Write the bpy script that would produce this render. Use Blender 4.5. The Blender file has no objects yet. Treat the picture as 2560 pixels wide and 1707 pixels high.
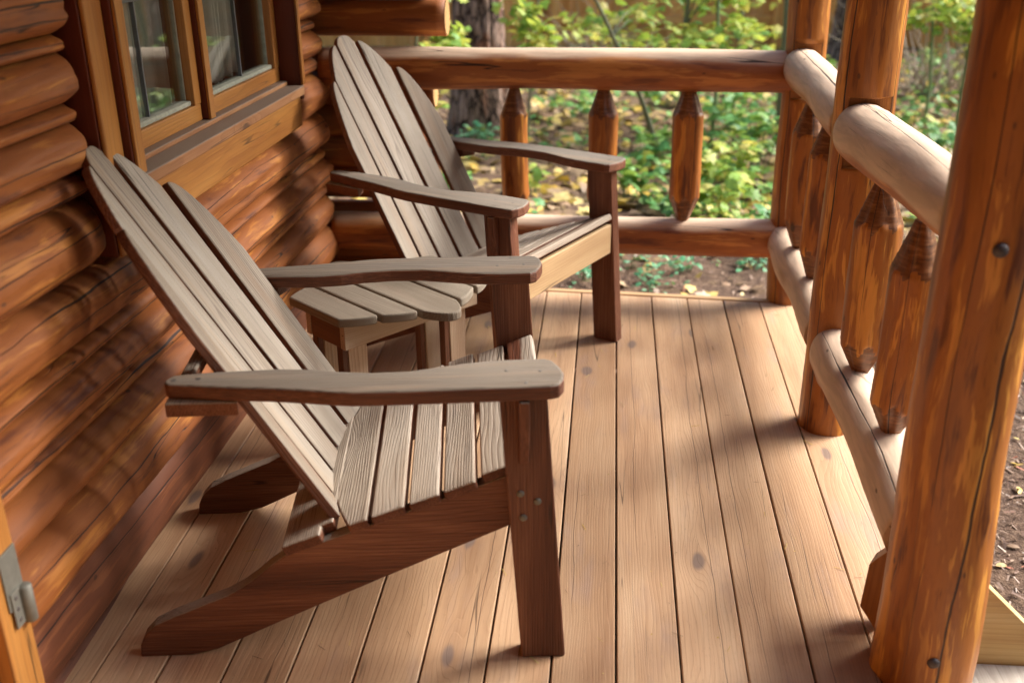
import bpy, bmesh, math, random
import numpy as np
from mathutils import Vector, Matrix, noise as mnoise
from math import sin, cos, pi, radians, sqrt
RND = random.Random(7)
S = bpy.context.scene
COL = S.collection

# ------------------------------------------------------------------ node helpers
class NT:
    def __init__(s, name):
        s.m = bpy.data.materials.new(name); s.m.use_nodes = True
        s.t = s.m.node_tree; s.t.nodes.clear()
        s.out = s.n('ShaderNodeOutputMaterial')
    def n(s, typ, **kw):
        x = s.t.nodes.new(typ)
        for k, v in kw.items(): setattr(x, k, v)
        return x
    def put(s, sock, v):
        if isinstance(v, bpy.types.NodeSocket): s.t.links.new(v, sock)
        elif isinstance(v, (tuple, list)) and len(v) == 3 and sock.type == 'RGBA': sock.default_value = (*v, 1)
        else: sock.default_value = v
    def attr(s, name, o='Vector'):
        return s.n('ShaderNodeAttribute', attribute_name=name).outputs[o]
    def math(s, op, a, b=0.0, c=0.0, clamp=False):
        x = s.n('ShaderNodeMath', operation=op, use_clamp=clamp)
        s.put(x.inputs[0], a); s.put(x.inputs[1], b); s.put(x.inputs[2], c); return x.outputs[0]
    def vm(s, op, a, b=(0, 0, 0)):
        x = s.n('ShaderNodeVectorMath', operation=op)
        s.put(x.inputs[0], a)
        if op == 'SCALE': s.put(x.inputs['Scale'], b)
        else: s.put(x.inputs[1], b)
        return x.outputs['Value' if op in ('LENGTH', 'DISTANCE', 'DOT_PRODUCT') else 'Vector']
    def noise(s, vec, scale=1.0, detail=2.0, rough=.5, out='Fac', dist=0.0):
        x = s.n('ShaderNodeTexNoise')
        s.put(x.inputs['Vector'], vec); s.put(x.inputs['Scale'], scale); s.put(x.inputs['Detail'], detail)
        s.put(x.inputs['Roughness'], rough); s.put(x.inputs['Distortion'], dist); return x.outputs[out]
    def voro(s, vec, scale=1.0, out='Distance', feature='F1', rnd=1.0):
        x = s.n('ShaderNodeTexVoronoi', feature=feature)
        s.put(x.inputs['Vector'], vec); s.put(x.inputs['Scale'], scale); s.put(x.inputs['Randomness'], rnd)
        return x.outputs[out]
    def voro2(s, vec, out):
        x = s.n('ShaderNodeTexVoronoi', voronoi_dimensions='2D'); s.put(x.inputs['Vector'], vec); s.put(x.inputs['Scale'], 1.0); return x.outputs[out]
    def sep(s, v):
        x = s.n('ShaderNodeSeparateXYZ'); s.put(x.inputs[0], v); return x.outputs
    def comb(s, a, b, c):
        x = s.n('ShaderNodeCombineXYZ')
        for i, v in enumerate((a, b, c)): s.put(x.inputs[i], v)
        return x.outputs[0]
    def ss(s, v, a, b, lo=0.0, hi=1.0):
        x = s.n('ShaderNodeMapRange', interpolation_type='SMOOTHSTEP')
        for i, q in enumerate((v, a, b, lo, hi)): s.put(x.inputs[i], q)
        return x.outputs[0]
    def mix(s, f, a, b, mode='MIX'):
        x = s.n('ShaderNodeMix', data_type='RGBA', blend_type=mode)
        s.put(x.inputs[0], f); s.put(x.inputs[6], a); s.put(x.inputs[7], b); return x.outputs[2]
    def ramp(s, f, stops):
        x = s.n('ShaderNodeValToRGB'); e = x.color_ramp.elements
        while len(e) < len(stops): e.new(.5)
        for q, (p, c) in zip(e, stops): q.position = p; q.color = (*c, 1)
        s.put(x.inputs[0], f); return x.outputs[0]
    def bump(s, h, strength=.3, dist=.002, normal=None):
        x = s.n('ShaderNodeBump'); s.put(x.inputs['Height'], h)
        x.inputs['Strength'].default_value = strength; x.inputs['Distance'].default_value = dist
        if normal is not None: s.put(x.inputs['Normal'], normal)
        return x.outputs[0]
    def pbr(s, col, rough=.6, normal=None, spec=.4, metal=0.0, **kw):
        x = s.n('ShaderNodeBsdfPrincipled')
        s.put(x.inputs['Base Color'], col); s.put(x.inputs['Roughness'], rough); s.put(x.inputs['Metallic'], metal)
        s.put(x.inputs['Specular IOR Level'], spec)
        if normal is not None: s.put(x.inputs['Normal'], normal)
        for k, v in kw.items(): s.put(x.inputs[k], v)
        return x.outputs[0]
    def done(s, sh): s.t.links.new(sh, s.out.inputs[0]); return s.m
    def grain(s):
        g = s.attr('gco')
        r = s.n('ShaderNodeObjectInfo').outputs['Location']   # copies standing elsewhere get other figure
        return s.vm('ADD', g, s.vm('SCALE', r, 0.0))

def wood_core(N, dist=.012, period=.006, low=(1.1, 9, 9), knot=(2.1, 5.2, 5), knot_r=.1, knot_p=.6):
    """grain figure of sawn wood: tone, ring lines, fibre streaks, knots, checks"""
    g = N.attr('gco')
    x, y, z = N.sep(g)[:]
    tone = N.noise(N.vm('MULTIPLY', g, low), 1, 3, .55)
    d = N.noise(N.vm('MULTIPLY', g, (2.2, 16, 16)), 1, 2, .5, 'Color')
    dd = N.vm('SCALE', N.vm('SUBTRACT', d, (.5, .5, .5)), dist * 2)
    # knots
    kv = N.vm('MULTIPLY', N.vm('ADD', g, N.vm('SCALE', dd, 1.0)), knot)
    kd = N.voro2(kv, 'Distance'); kc = N.sep(N.voro2(kv, 'Color'))[0]
    kmask = N.math('GREATER_THAN', kc, knot_p)
    kf = N.math('MULTIPLY', N.ss(kd, knot_r, knot_r * .45), kmask)
    halo = N.math('MULTIPLY', N.ss(kd, knot_r * 3.2, 0.0), kmask)
    p = N.sep(N.vm('ADD', g, dd))
    yy = N.math('ADD', p[1], .013); zz = N.math('ADD', p[2], .055)
    r = N.math('SQRT', N.math('ADD', N.math('MULTIPLY', yy, yy), N.math('MULTIPLY', zz, zz)))
    r = N.math('ADD', r, N.math('MULTIPLY', N.noise(N.vm('MULTIPLY', g, (1.3, 3, 3)), 1, 1), .035))
    r = N.math('ADD', r, N.math('MULTIPLY', halo, .016))
    ring = N.math('FRACT', N.math('DIVIDE', r, period))
    line = N.math('POWER', ring, 3.0)
    line = N.math('MULTIPLY', line, N.ss(ring, 1.0, .9))
    fib = N.noise(N.vm('MULTIPLY', g, (5, 230, 230)), 1, 3, .65)
    n = N.noise(N.vm('MULTIPLY', g, (.8, 34, 34)), 1, 1, .4)
    chk = N.ss(N.math('ABSOLUTE', N.math('SUBTRACT', n, .5)), .012, .002)
    chk = N.math('MULTIPLY', chk, N.ss(N.noise(N.vm('MULTIPLY', g, (2.5, 18, 18)), 1, 1), .58, .66))
    return g, tone, line, fib, kf, halo, chk

def mat_chair(name, gs):
    N = NT(name)
    g, tone, line, fib, kf, halo, chk = wood_core(N, .012, .0052, knot_p=.93)
    wear = N.attr('wear', 'Fac')
    wn = N.noise(N.vm('MULTIPLY', g, (6, 50, 50)), 1, 3, .6)
    w = N.ss(N.math('ADD', wear, N.math('MULTIPLY', N.math('SUBTRACT', wn, .5), .8)), .36, .7)
    gray = N.ramp(N.math('ADD', tone, N.math('MULTIPLY', N.math('SUBTRACT', fib, .5), .5)), [(p, tuple(v * gs for v in q)) for p, q in ((.25, (.23, .175, .13)), (.5, (.36, .305, .245)), (.75, (.45, .40, .34)))])
    gray = N.mix(N.math('MULTIPLY', line, .62), gray, tuple(v * gs for v in (.15, .105, .075)))
    gray = N.mix(N.ss(fib, .53, .68), gray, N.mix(.6, gray, (.09, .065, .05)))
    warm = N.ss(N.noise(N.vm('MULTIPLY', g, (2.2, 30, 30)), 1, 2), .5, .75)
    gray = N.mix(N.math('MULTIPLY', warm, .35), gray, (.36, .25, .165))
    brown = N.ramp(N.math('ADD', tone, N.math('MULTIPLY', N.math('SUBTRACT', fib, .5), .75)), [(.2, (.065, .02, .012)), (.48, (.15, .053, .027)), (.75, (.28, .12, .065))])
    brown = N.mix(N.math('MULTIPLY', line, .3), brown, (.05, .014, .008))
    rr_ = N.n('ShaderNodeObjectInfo').outputs['Random']
    c = N.mix(w, brown, gray)
    c = N.mix(1.0, c, N.mix(rr_, (.83, .80, .78), (1.1, 1.13, 1.16)), 'MULTIPLY')
    c = N.mix(N.math('MULTIPLY', kf, .7), c, (.06, .03, .02))
    c = N.mix(N.math('MULTIPLY', chk, .8), c, (.03, .015, .01))
    h = N.math('ADD', N.math('MULTIPLY', fib, .6), N.math('MULTIPLY', N.math('ADD', line, chk), -.8))
    rough = N.math('ADD', N.math('MULTIPLY', w, .2), .5)
    return N.done(N.pbr(c, rough, N.bump(h, .7, .002), .35))

def mat_plain_wood(name, stops, linec, line_a=.4, rough=.6, bump=.35, period=.006, knot_p=.88, stain=None, wearc=None, knotc=(.07, .035, .02), spec=.35, dist=.012, chk_a=.7, cracks=False):
    N = NT(name)
    g, tone, line, fib, kf, halo, chk = wood_core(N, dist, period, knot_p=knot_p)
    c = N.ramp(N.math('ADD', tone, N.math('MULTIPLY', N.math('SUBTRACT', fib, .5), .4)), stops)
    ri = N.n('ShaderNodeNewGeometry').outputs['Random Per Island']
    c = N.mix(1.0, c, N.mix(ri, (.8, .77, .74), (1.14, 1.16, 1.18)), 'MULTIPLY')
    if stain:
        sm = N.ss(N.noise(N.vm('MULTIPLY', g, (3, 12, 12)), 1, 4, .6), .52, .75)
        c = N.mix(N.math('MULTIPLY', sm, stain[1]), c, stain[0])
    c = N.mix(N.math('MULTIPLY', line, line_a), c, linec)
    if wearc:
        wear = N.attr('wear', 'Fac')
        wn = N.noise(N.vm('MULTIPLY', g, (7, 30, 30)), 1, 3, .6)
        w = N.ss(N.math('ADD', wear, N.math('MULTIPLY', N.math('SUBTRACT', wn, .5), .7)), .4, .7)
        wc = N.mix(N.math('MULTIPLY', line, .4), wearc, tuple(q * .6 for q in wearc))
        c = N.mix(w, c, wc)
    c = N.mix(N.math('MULTIPLY', halo, .35), c, linec)
    c = N.mix(N.math('MULTIPLY', kf, .8), c, knotc)
    c = N.mix(N.math('MULTIPLY', chk, chk_a), c, (.03, .018, .012))
    if cracks:
        gx = N.sep(g)[0]; cy = N.sep(N.attr('crk'))[0]
        wig = N.math('MULTIPLY', N.math('SUBTRACT', N.noise(N.comb(N.math('MULTIPLY', gx, 1.6), 2.2, 3.3), 1, 4, .55), .5), .045)
        ck = N.ss(N.math('ABSOLUTE', N.math('ADD', cy, wig)), .0014, .0003)
        ck = N.math('MULTIPLY', ck, N.ss(N.noise(N.comb(N.math('MULTIPLY', gx, .9), 9.2, 1.3), 1, 1), .42, .5))
        c = N.mix(N.math('MULTIPLY', ck, .75), c, (.06, .032, .02)); chk = N.math('MAXIMUM', chk, ck)
        gr = N.ss(N.noise(N.vm('MULTIPLY', g, (40, 260, 260)), 1, 3, .7), .6, .72)
        c = N.mix(N.math('MULTIPLY', gr, .35), c, (.2, .13, .09))
    h = N.math('ADD', N.math('MULTIPLY', fib, .5), N.math('MULTIPLY', N.math('ADD', line, chk), -.8))
    return N.done(N.pbr(c, rough, N.bump(h, bump, .0015), spec))

def mat_log(name, light, mid, dark, wearc=(.62, .49, .40), rough=.42, streak=1.0, con=1.0):
    """peeled, oiled log: long honey and red-brown patches, checks, hewn knots, bleached upper side"""
    N = NT(name)
    g = N.attr('gco')
    d = N.vm('SCALE', N.vm('SUBTRACT', N.noise(N.vm('MULTIPLY', g, (3, 12, 12)), 1, 2, .5, 'Color'), (.5, .5, .5)), .05)
    q = N.vm('ADD', g, d)
    a = N.noise(N.vm('MULTIPLY', q, (2.6, 22, 22)), 1, 4, .6)
    b = N.noise(N.vm('MULTIPLY', q, (5.5, 60, 60)), 1, 3, .6)
    fib = N.noise(N.vm('MULTIPLY', g, (9, 300, 300)), 1, 2, .6)
    f = N.math('ADD', N.math('MULTIPLY', a, .72), N.math('MULTIPLY', b, .28))
    f = N.math('ADD', f, N.math('MULTIPLY', N.math('SUBTRACT', fib, .5), .12))
    f = N.math('ADD', N.math('MULTIPLY', N.math('SUBTRACT', f, .52), con), .52)
    c = N.ramp(f, [(.39, dark), (.47, mid), (.54, mid), (.58, light), (.7, tuple(min(1, v * 1.18) for v in light))])
    edge = N.ss(N.math('ABSOLUTE', N.math('SUBTRACT', a, .53)), .02, 0)
    c = N.mix(N.math('MULTIPLY', edge, .18 * streak), c, dark)
    rb = N.ss(N.noise(N.vm('MULTIPLY', q, (1.2, 9, 9)), 1, 3, .6), .5, .68)
    c = N.mix(N.math('MULTIPLY', rb, .72 * streak), c, N.mix(.45, dark, mid))
    wear = N.attr('wear', 'Fac')
    wn = N.noise(N.vm('MULTIPLY', g, (4, 18, 18)), 1, 4, .6)
    w = N.ss(N.math('ADD', wear, N.math('MULTIPLY', N.math('SUBTRACT', wn, .5), .7)), .3, .85)
    wc = N.mix(N.math('MULTIPLY', N.ss(b, .4, .6), .5), wearc, tuple(v * .72 for v in wearc))
    c = N.mix(w, c, wc)
    hw = N.ss(N.math('ADD', wear, N.math('MULTIPLY', N.math('SUBTRACT', wn, .5), .8)), -.4, -.6)
    hc = N.ramp(N.noise(N.vm('MULTIPLY', g, (130, 22, 22)), 1, 3, .6), [(.3, (.05, .018, .01)), (.55, (.17, .065, .025)), (.75, (.33, .16, .07))])
    c = N.mix(N.math('MULTIPLY', hw, .85), c, hc)
    kv = N.vm('MULTIPLY', q, (3.2, 9, 9))
    kd = N.voro(kv, 1.0); kc = N.sep(N.voro(kv, 1.0, 'Color'))[0]
    km = N.math('GREATER_THAN', kc, .66)
    kf = N.math('MULTIPLY', N.ss(kd, .11, .05), km)
    ha = N.math('MULTIPLY', N.ss(kd, .34, .05), km)
    c = N.mix(N.math('MULTIPLY', ha, .45), c, dark)
    c = N.mix(N.math('MULTIPLY', kf, .85), c, (.025, .012, .01))
    pv = N.vm('MULTIPLY', q, (14, 30, 30)); pm = N.math('GREATER_THAN', N.sep(N.voro(pv, 1.0, 'Color'))[1], .86)
    pit = N.math('MULTIPLY', N.ss(N.voro(pv, 1.0), .16, .07), pm)
    c = N.mix(N.math('MULTIPLY', pit, .7), c, (.05, .022, .015))
    # fine checks
    n = N.noise(N.vm('MULTIPLY', g, (.8, 20, 20)), 1, 2, .5)
    chk = N.ss(N.math('ABSOLUTE', N.math('SUBTRACT', n, .5)), .006, .001)
    chk = N.math('MULTIPLY', chk, N.ss(N.noise(N.vm('MULTIPLY', g, (2, 9, 9)), 1, 1), .54, .62))
    # long drying cracks, one per component of 'crk' (signed distance round the log, metres)
    gx = N.sep(g)[0]
    cr = N.sep(N.attr('crk')); tot = chk
    for i in range(3):
        wig = N.math('MULTIPLY', N.math('SUBTRACT', N.noise(N.comb(N.math('MULTIPLY', gx, 2.2), i * 9.1, 3.3), 1, 4, .55), .5), .03)
        wd = N.math('ADD', N.math('MULTIPLY', N.noise(N.comb(N.math('MULTIPLY', gx, 2.0), 4.4, i * 3.7), 1, 2), .0075), -.0027)
        dd = N.math('ABSOLUTE', N.math('ADD', cr[i], wig))
        tot = N.math('MAXIMUM', tot, N.ss(N.math('SUBTRACT', dd, wd), .0012, -.0006))
    c = N.mix(N.math('MULTIPLY', tot, .92), c, (.018, .009, .008))
    h = N.math('SUBTRACT', N.math('ADD', N.math('MULTIPLY', fib, .15), N.math('MULTIPLY', b, .5)), N.math('ADD', N.math('MULTIPLY', tot, 1.6), N.math('MULTIPLY', kf, .5)))
    rr = N.math('ADD', N.math('ADD', N.math('MULTIPLY', w, .12), rough), N.math('MULTIPLY', b, .12))
    return N.done(N.pbr(c, rr, N.bump(h, .4, .004), .45))

def mat_simple(name, col, rough=.6, metal=0.0, spec=.4, var=.25, scale=40, bump=.2):
    N = NT(name)
    co = N.n('ShaderNodeTexCoord').outputs['Object']
    n = N.noise(co, scale, 4, .6)
    c = N.mix(n, tuple(v * (1 - var) for v in col), tuple(min(1, v * (1 + var)) for v in col))
    return N.done(N.pbr(c, rough, N.bump(n, bump, .002), spec, metal))

def mat_leaf(name, stops, trans=.45):
    N = NT(name)
    r = N.n('ShaderNodeNewGeometry').outputs['Random Per Island']
    c = N.ramp(r, stops)
    co = N.n('ShaderNodeTexCoord').outputs['Object']
    c = N.mix(N.math('MULTIPLY', N.noise(co, 60, 3), .35), c, tuple(v * .6 for v in stops[0][1]))
    a = N.n('ShaderNodeBsdfTranslucent'); N.put(a.inputs[0], N.mix(.25, c, (.6, .6, .05)))
    m = N.n('ShaderNodeMixShader'); m.inputs[0].default_value = trans
    N.t.links.new(N.pbr(c, .5, None, .35), m.inputs[1]); N.t.links.new(a.outputs[0], m.inputs[2])
    return N.done(m.outputs[0])

def mat_glass():
    N = NT('window_glass')
    fr = N.n('ShaderNodeFresnel'); fr.inputs[0].default_value = 1.52
    co = N.n('ShaderNodeTexCoord').outputs['Object']
    nb = N.bump(N.noise(co, 3.5, 2), .05, .01)
    gl = N.n('ShaderNodeBsdfGlossy'); gl.inputs['Roughness'].default_value = .01; N.put(gl.inputs['Normal'], nb)
    tr = N.n('ShaderNodeBsdfTransparent'); tr.inputs[0].default_value = (.97, .985, .975, 1)
    m = N.n('ShaderNodeMixShader'); N.put(m.inputs[0], N.math('MULTIPLY_ADD', fr.outputs[0], .62, .02, True))
    N.t.links.new(tr.outputs[0], m.inputs[1]); N.t.links.new(gl.outputs[0], m.inputs[2])
    return N.done(m.outputs[0])

def mat_ground():
    N = NT('forest_soil')
    co = N.n('ShaderNodeTexCoord').outputs['Object']
    n1 = N.noise(co, 1.2, 5, .65); n2 = N.noise(co, 28, 5, .7); n3 = N.noise(co, 110, 3, .6)
    c = N.ramp(N.math('ADD', N.math('MULTIPLY', n2, .6), N.math('MULTIPLY', n1, .4)), [(.32, (.035, .02, .014)), (.5, (.11, .066, .045)), (.66, (.21, .135, .09))])
    vc = N.voro(N.vm('ADD', co, N.vm('SCALE', N.noise(co, 12, 2, .5, 'Color'), .06)), 17, 'Color')
    v = N.sep(vc)
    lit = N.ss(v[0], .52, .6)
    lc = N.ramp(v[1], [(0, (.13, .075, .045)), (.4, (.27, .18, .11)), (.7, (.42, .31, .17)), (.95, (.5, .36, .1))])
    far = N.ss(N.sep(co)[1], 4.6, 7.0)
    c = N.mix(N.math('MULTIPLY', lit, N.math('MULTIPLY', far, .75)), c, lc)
    c = N.mix(N.math('MULTIPLY', N.ss(n3, .56, .66), .5), c, (.3, .21, .15))
    h = N.math('ADD', n2, N.math('MULTIPLY', n3, .5))
    return N.done(N.pbr(c, .9, N.bump(h, .8, .03), .2))

def mat_bark():
    N = NT('pine_bark')
    g = N.attr('gco')
    a = N.voro(N.vm('ADD', N.vm('MULTIPLY', g, (5, 18, 18)), N.vm('SCALE', N.noise(N.vm('MULTIPLY', g, (9, 30, 30)), 1, 3, .6, 'Color'), .9)), 1, 'Distance', 'DISTANCE_TO_EDGE')
    n = N.noise(N.vm('MULTIPLY', g, (12, 70, 70)), 1, 4, .65)
    c = N.ramp(N.math('ADD', N.math('MULTIPLY', n, .7), N.math('MULTIPLY', a, .4)), [(.25, (.1, .068, .056)), (.48, (.33, .225, .185)), (.7, (.56, .42, .36))])
    c = N.mix(N.ss(N.noise(N.vm('MULTIPLY', g, (3, 9, 9)), 1, 2), .54, .68), c, (.26, .12, .075))
    c = N.mix(N.ss(a, .1, .0), c, (.02, .013, .012))
    return N.done(N.pbr(c, .9, N.bump(N.math('ADD', a, n), .9, .02), .15))

M = {}
M['chair'] = mat_chair('chair_wood', .9)
M['chair_seat'] = mat_chair('chair_seat_wood', 1.32)
M['chair_arm'] = mat_chair('chair_arm_wood', .6)
M['table'] = mat_plain_wood('table_wood', [(.25, (.17, .135, .10)), (.5, (.24, .205, .16)), (.75, (.30, .265, .215))], (.10, .075, .055), .6, .75, .6, .0045, .9, ((.3, .22, .16), .4))
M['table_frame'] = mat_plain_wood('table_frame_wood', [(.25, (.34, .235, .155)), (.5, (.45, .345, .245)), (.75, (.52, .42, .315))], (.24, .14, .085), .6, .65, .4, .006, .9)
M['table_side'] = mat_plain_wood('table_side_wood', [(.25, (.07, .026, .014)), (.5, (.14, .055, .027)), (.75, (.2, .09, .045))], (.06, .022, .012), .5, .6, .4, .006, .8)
M['apron'] = mat_plain_wood('chair_apron_wood', [(.25, (.4, .25, .13)), (.5, (.54, .37, .2)), (.75, (.62, .45, .27))], (.36, .19, .08), .5, .6, .35, .008, .9)
M['deck'] = mat_plain_wood('deck_wood', [(.25, (.36, .205, .112)), (.45, (.49, .305, .177)), (.6, (.55, .36, .217)), (.8, (.61, .435, .285))], (.3, .17, .095), .3, .55, .35, 0.0075, .6, ((.36, .25, .2), .55), knotc=(.17, .125, .11), dist=.022, cracks=True)
M['trim'] = mat_plain_wood('deck_trim_wood', [(.25, (.4, .24, .12)), (.6, (.52, .34, .18)), (.8, (.56, .4, .24))], (.34, .19, .09), .3, .6, .3)
M['casing'] = mat_plain_wood('window_casing_wood', [(.25, (.28, .1, .022)), (.5, (.42, .18, .042)), (.75, (.5, .25, .07))], (.2, .07, .018), .4, .42, .25, .008, .85, ((.3, .1, .03), .5), spec=.45)
M['red'] = mat_plain_wood('red_jamb_wood', [(.25, (.07, .014, .008)), (.5, (.12, .024, .012)), (.75, (.16, .038, .018))], (.05, .012, .008), .3, .45, .2)
M['sill'] = mat_plain_wood('window_sill_wood', [(.25, (.24, .1, .045)), (.5, (.36, .17, .075)), (.75, (.45, .24, .11))], (.17, .07, .03), .45, .6, .4, .006, .9, None, (.23, .17, .13))
M['fresh'] = mat_plain_wood('fresh_pine_wood', [(.25, (.46, .28, .11)), (.5, (.58, .4, .17)), (.75, (.66, .5, .25))], (.42, .25, .09), .45, .65, .3, .011, .8, ((.3, .2, .12), .4))
M['gray'] = mat_plain_wood('weathered_tread_wood', [(.25, (.3, .26, .22)), (.5, (.42, .38, .33)), (.75, (.5, .46, .41))], (.2, .17, .14), .4, .8, .5)
M['fence'] = mat_plain_wood('fence_wood', [(.25, (.55, .24, .06)), (.5, (.74, .37, .11)), (.75, (.8, .46, .17))], (.4, .17, .05), .3, .8, .3, .01, .8)
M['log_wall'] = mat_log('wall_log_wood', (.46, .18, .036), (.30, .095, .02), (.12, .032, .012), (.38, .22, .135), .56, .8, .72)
M['log_base_shaded'] = mat_log('shaded_base_log_wood', (.28, .1, .04), (.19, .062, .028), (.09, .03, .015), (.24, .12, .08), .6, .8, .8)  # redder finish of the base log, darkened to stand in for wall-foot shade
M['log_post'] = mat_log('post_log_wood', (.62, .27, .045), (.37, .125, .02), (.125, .034, .011), (.5, .3, .15), .33)
M['log_rail'] = mat_log('rail_log_wood', (.5, .2, .05), (.34, .11, .028), (.16, .045, .018), (.64, .48, .35), .46)
M['end_grain'] = mat_simple('log_end_grain', (.42, .24, .09), .8, var=.35, scale=60)
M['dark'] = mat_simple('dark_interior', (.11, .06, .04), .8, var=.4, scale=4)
M['metal'] = mat_simple('galvanised_metal', (.2, .195, .17), .62, .6, var=.35, scale=60)
M['bolt'] = mat_simple('rusted_bolt', (.09, .075, .075), .55, .6, var=.4, scale=160)
M['screw'] = mat_simple('screw_head', (.14, .13, .12), .5, .5)
M['muntin'] = mat_simple('painted_muntin', (.115, .125, .14), .55)
M['putty'] = mat_simple('old_putty', (.34, .35, .29), .85, var=.45, scale=55, bump=.6)
M['bark'] = mat_bark()
M['twig'] = mat_simple('sapling_bark', (.15, .155, .1), .8, var=.3, scale=25)
M['dead'] = mat_simple('dead_twig', (.36, .29, .22), .9, var=.3, scale=25)
M['green_stem'] = mat_simple('green_stem', (.13, .19, .09), .7, var=.3, scale=20)
M['ground'] = mat_ground()
M['glass'] = mat_glass()
M['maple'] = mat_leaf('maple_leaf', [(0, (.12, .28, .07)), (.3, (.26, .44, .07)), (.62, (.45, .52, .10)), (.9, (.66, .55, .16))])
M['under'] = mat_leaf('undergrowth_leaf', [(0, (.055, .2, .06)), (.4, (.12, .33, .09)), (.75, (.23, .42, .09)), (1, (.5, .5, .08))], .3)
M['teal'] = mat_leaf('fern_leaf', [(0, (.05, .22, .11)), (.5, (.1, .34, .16)), (1, (.25, .45, .25))], .25)
M['litter'] = mat_leaf('fallen_leaf', [(0, (.17, .095, .055)), (.3, (.32, .21, .13)), (.55, (.46, .34, .2)), (.72, (.66, .44, .06)), (1, (.62, .5, .2))], .1)
M['needle'] = mat_leaf('pine_needle', [(0, (.025, .06, .02)), (1, (.07, .13, .04))], .2)
M['chips'] = mat_leaf('bark_mulch', [(0, (.08, .045, .03)), (.5, (.2, .12, .085)), (.9, (.36, .25, .18)), (1, (.4, .12, .06))], .0)
def mat_curtain():
    N = NT('curtain_cloth')
    co = N.n('ShaderNodeTexCoord').outputs['Object']
    c = N.mix(N.noise(co, 30, 3), (.86, .85, .78), (.93, .92, .86))
    a = N.n('ShaderNodeBsdfTranslucent'); N.put(a.inputs[0], c)
    m = N.n('ShaderNodeMixShader'); m.inputs[0].default_value = .5
    N.t.links.new(N.pbr(c, .9, N.bump(N.noise(co, 500, 2), .2, .001), .1), m.inputs[1]); N.t.links.new(a.outputs[0], m.inputs[2])
    return N.done(m.outputs[0])
M['curtain'] = mat_curtain()

# ------------------------------------------------------------------ object helpers
def tag(o, label=None, cat=None, group=None, kind=None):
    if label: o['label'] = label
    if cat: o['category'] = cat
    if group: o['group'] = group
    if kind: o['kind'] = kind
    return o
def empty(name, loc=(0, 0, 0), rz=0):
    o = bpy.data.objects.new(name, None); COL.objects.link(o)
    o.empty_display_size = .1; o.location = loc; o.rotation_euler = (0, 0, rz); return o
def link(name, me, mat, parent=None, smooth=False):
    me.materials.append(mat)
    if smooth:
        for p in me.polygons: p.use_smooth = True
    o = bpy.data.objects.new(name, me); COL.objects.link(o)
    if parent: o.parent = parent
    return o
def set_attr(me, name, typ, data):
    a = me.attributes.new(name, typ, 'POINT')
    a.data.foreach_set('vector' if typ == 'FLOAT_VECTOR' else 'value', np.asarray(data, dtype=np.float32).ravel())
def goff(): return Vector((RND.uniform(-30, 30), RND.uniform(-.04, .04) + RND.choice((-1, 1)) * RND.randint(0, 40), RND.randint(-40, 40)))
def sstep(x, a, b):
    t = min(1, max(0, (x - a) / (b - a))); return t * t * (3 - 2 * t)
def mesh(name, V, F, mat, parent=None, gco=None, wear=None, crk=None, smooth=False):
    me = bpy.data.meshes.new(name); me.from_pydata([tuple(v) for v in V], [], F); me.update()
    if gco is not None: set_attr(me, 'gco', 'FLOAT_VECTOR', [tuple(v) for v in gco])
    if wear is not None: set_attr(me, 'wear', 'FLOAT', wear)
    if crk is not None: set_attr(me, 'crk', 'FLOAT_VECTOR', crk)
    return link(name, me, mat, parent, smooth)

class Multi:
    """collects bevelled boards into one mesh"""
    def __init__(s): s.V = []; s.F = []; s.G = []; s.W = []; s.K = []
    def board(s, outline, t, frame, bevel=.003, grain='a', wdir=None, seg=2, crack=None):
        """outline in (a,b); thickness t from c=0 to c=t; frame=(origin, A, B, C)"""
        bm = bmesh.new()
        lo = [bm.verts.new((a, b, 0)) for a, b in outline]; hi = [bm.verts.new((a, b, t)) for a, b in outline]
        n = len(outline)
        bm.faces.new(hi); bm.faces.new(lo[::-1])
        for i in range(n): bm.faces.new((lo[i], lo[(i + 1) % n], hi[(i + 1) % n], hi[i]))
        bmesh.ops.recalc_face_normals(bm, faces=bm.faces)
        if bevel:
            ed = [e for e in bm.edges if len(e.link_faces) == 2 and e.calc_face_angle(0) > .6]
            bmesh.ops.bevel(bm, geom=ed, offset=bevel, segments=seg, profile=.5, affect='EDGES', clamp_overlap=True)
        bm.normal_update(); bm.verts.ensure_lookup_table()
        o, A, B, C = [Vector(q) for q in frame]
        off = goff(); base = len(s.V)
        flip = A.cross(B).dot(C) < 0
        wd = Vector(wdir) if wdir is not None else Vector((0, 0, 1))
        for v in bm.verts:
            a, b, c = v.co
            s.V.append(o + A * a + B * b + C * c)
            s.G.append(Vector((a, b, c) if grain == 'a' else (b, a, c)) + off)
            nn = A * v.normal.x + B * v.normal.y + C * v.normal.z
            s.W.append(sstep(nn.dot(wd), .25, .85)); s.K.append((9 if crack is None else b - crack, 9, 9))
        for f in bm.faces:
            q = [base + v.index for v in f.verts]
            s.F.append(q[::-1] if flip else q)
        bm.free(); return s
    def box(s, x0, x1, y0, y1, z0, z1, grain='x', bevel=.003, wdir=None):
        X, Y, Z = Vector((1, 0, 0)), Vector((0, 1, 0)), Vector((0, 0, 1)); o = Vector((x0, y0, z0))
        ax = {'x': (X, Y, Z, x1 - x0, y1 - y0, z1 - z0), 'y': (Y, Z, X, y1 - y0, z1 - z0, x1 - x0), 'z': (Z, X, Y, z1 - z0, x1 - x0, y1 - y0)}[grain]
        return s.board([(0, 0), (ax[3], 0), (ax[3], ax[4]), (0, ax[4])], ax[5], (o, ax[0], ax[1], ax[2]), bevel, 'a', wdir)
    def make(s, name, mat, parent=None):
        return mesh(name, s.V, s.F, mat, parent, s.G, s.W, s.K)
def board(name, mat, parent, *a, **k): return Multi().board(*a, **k).make(name, mat, parent)
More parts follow.
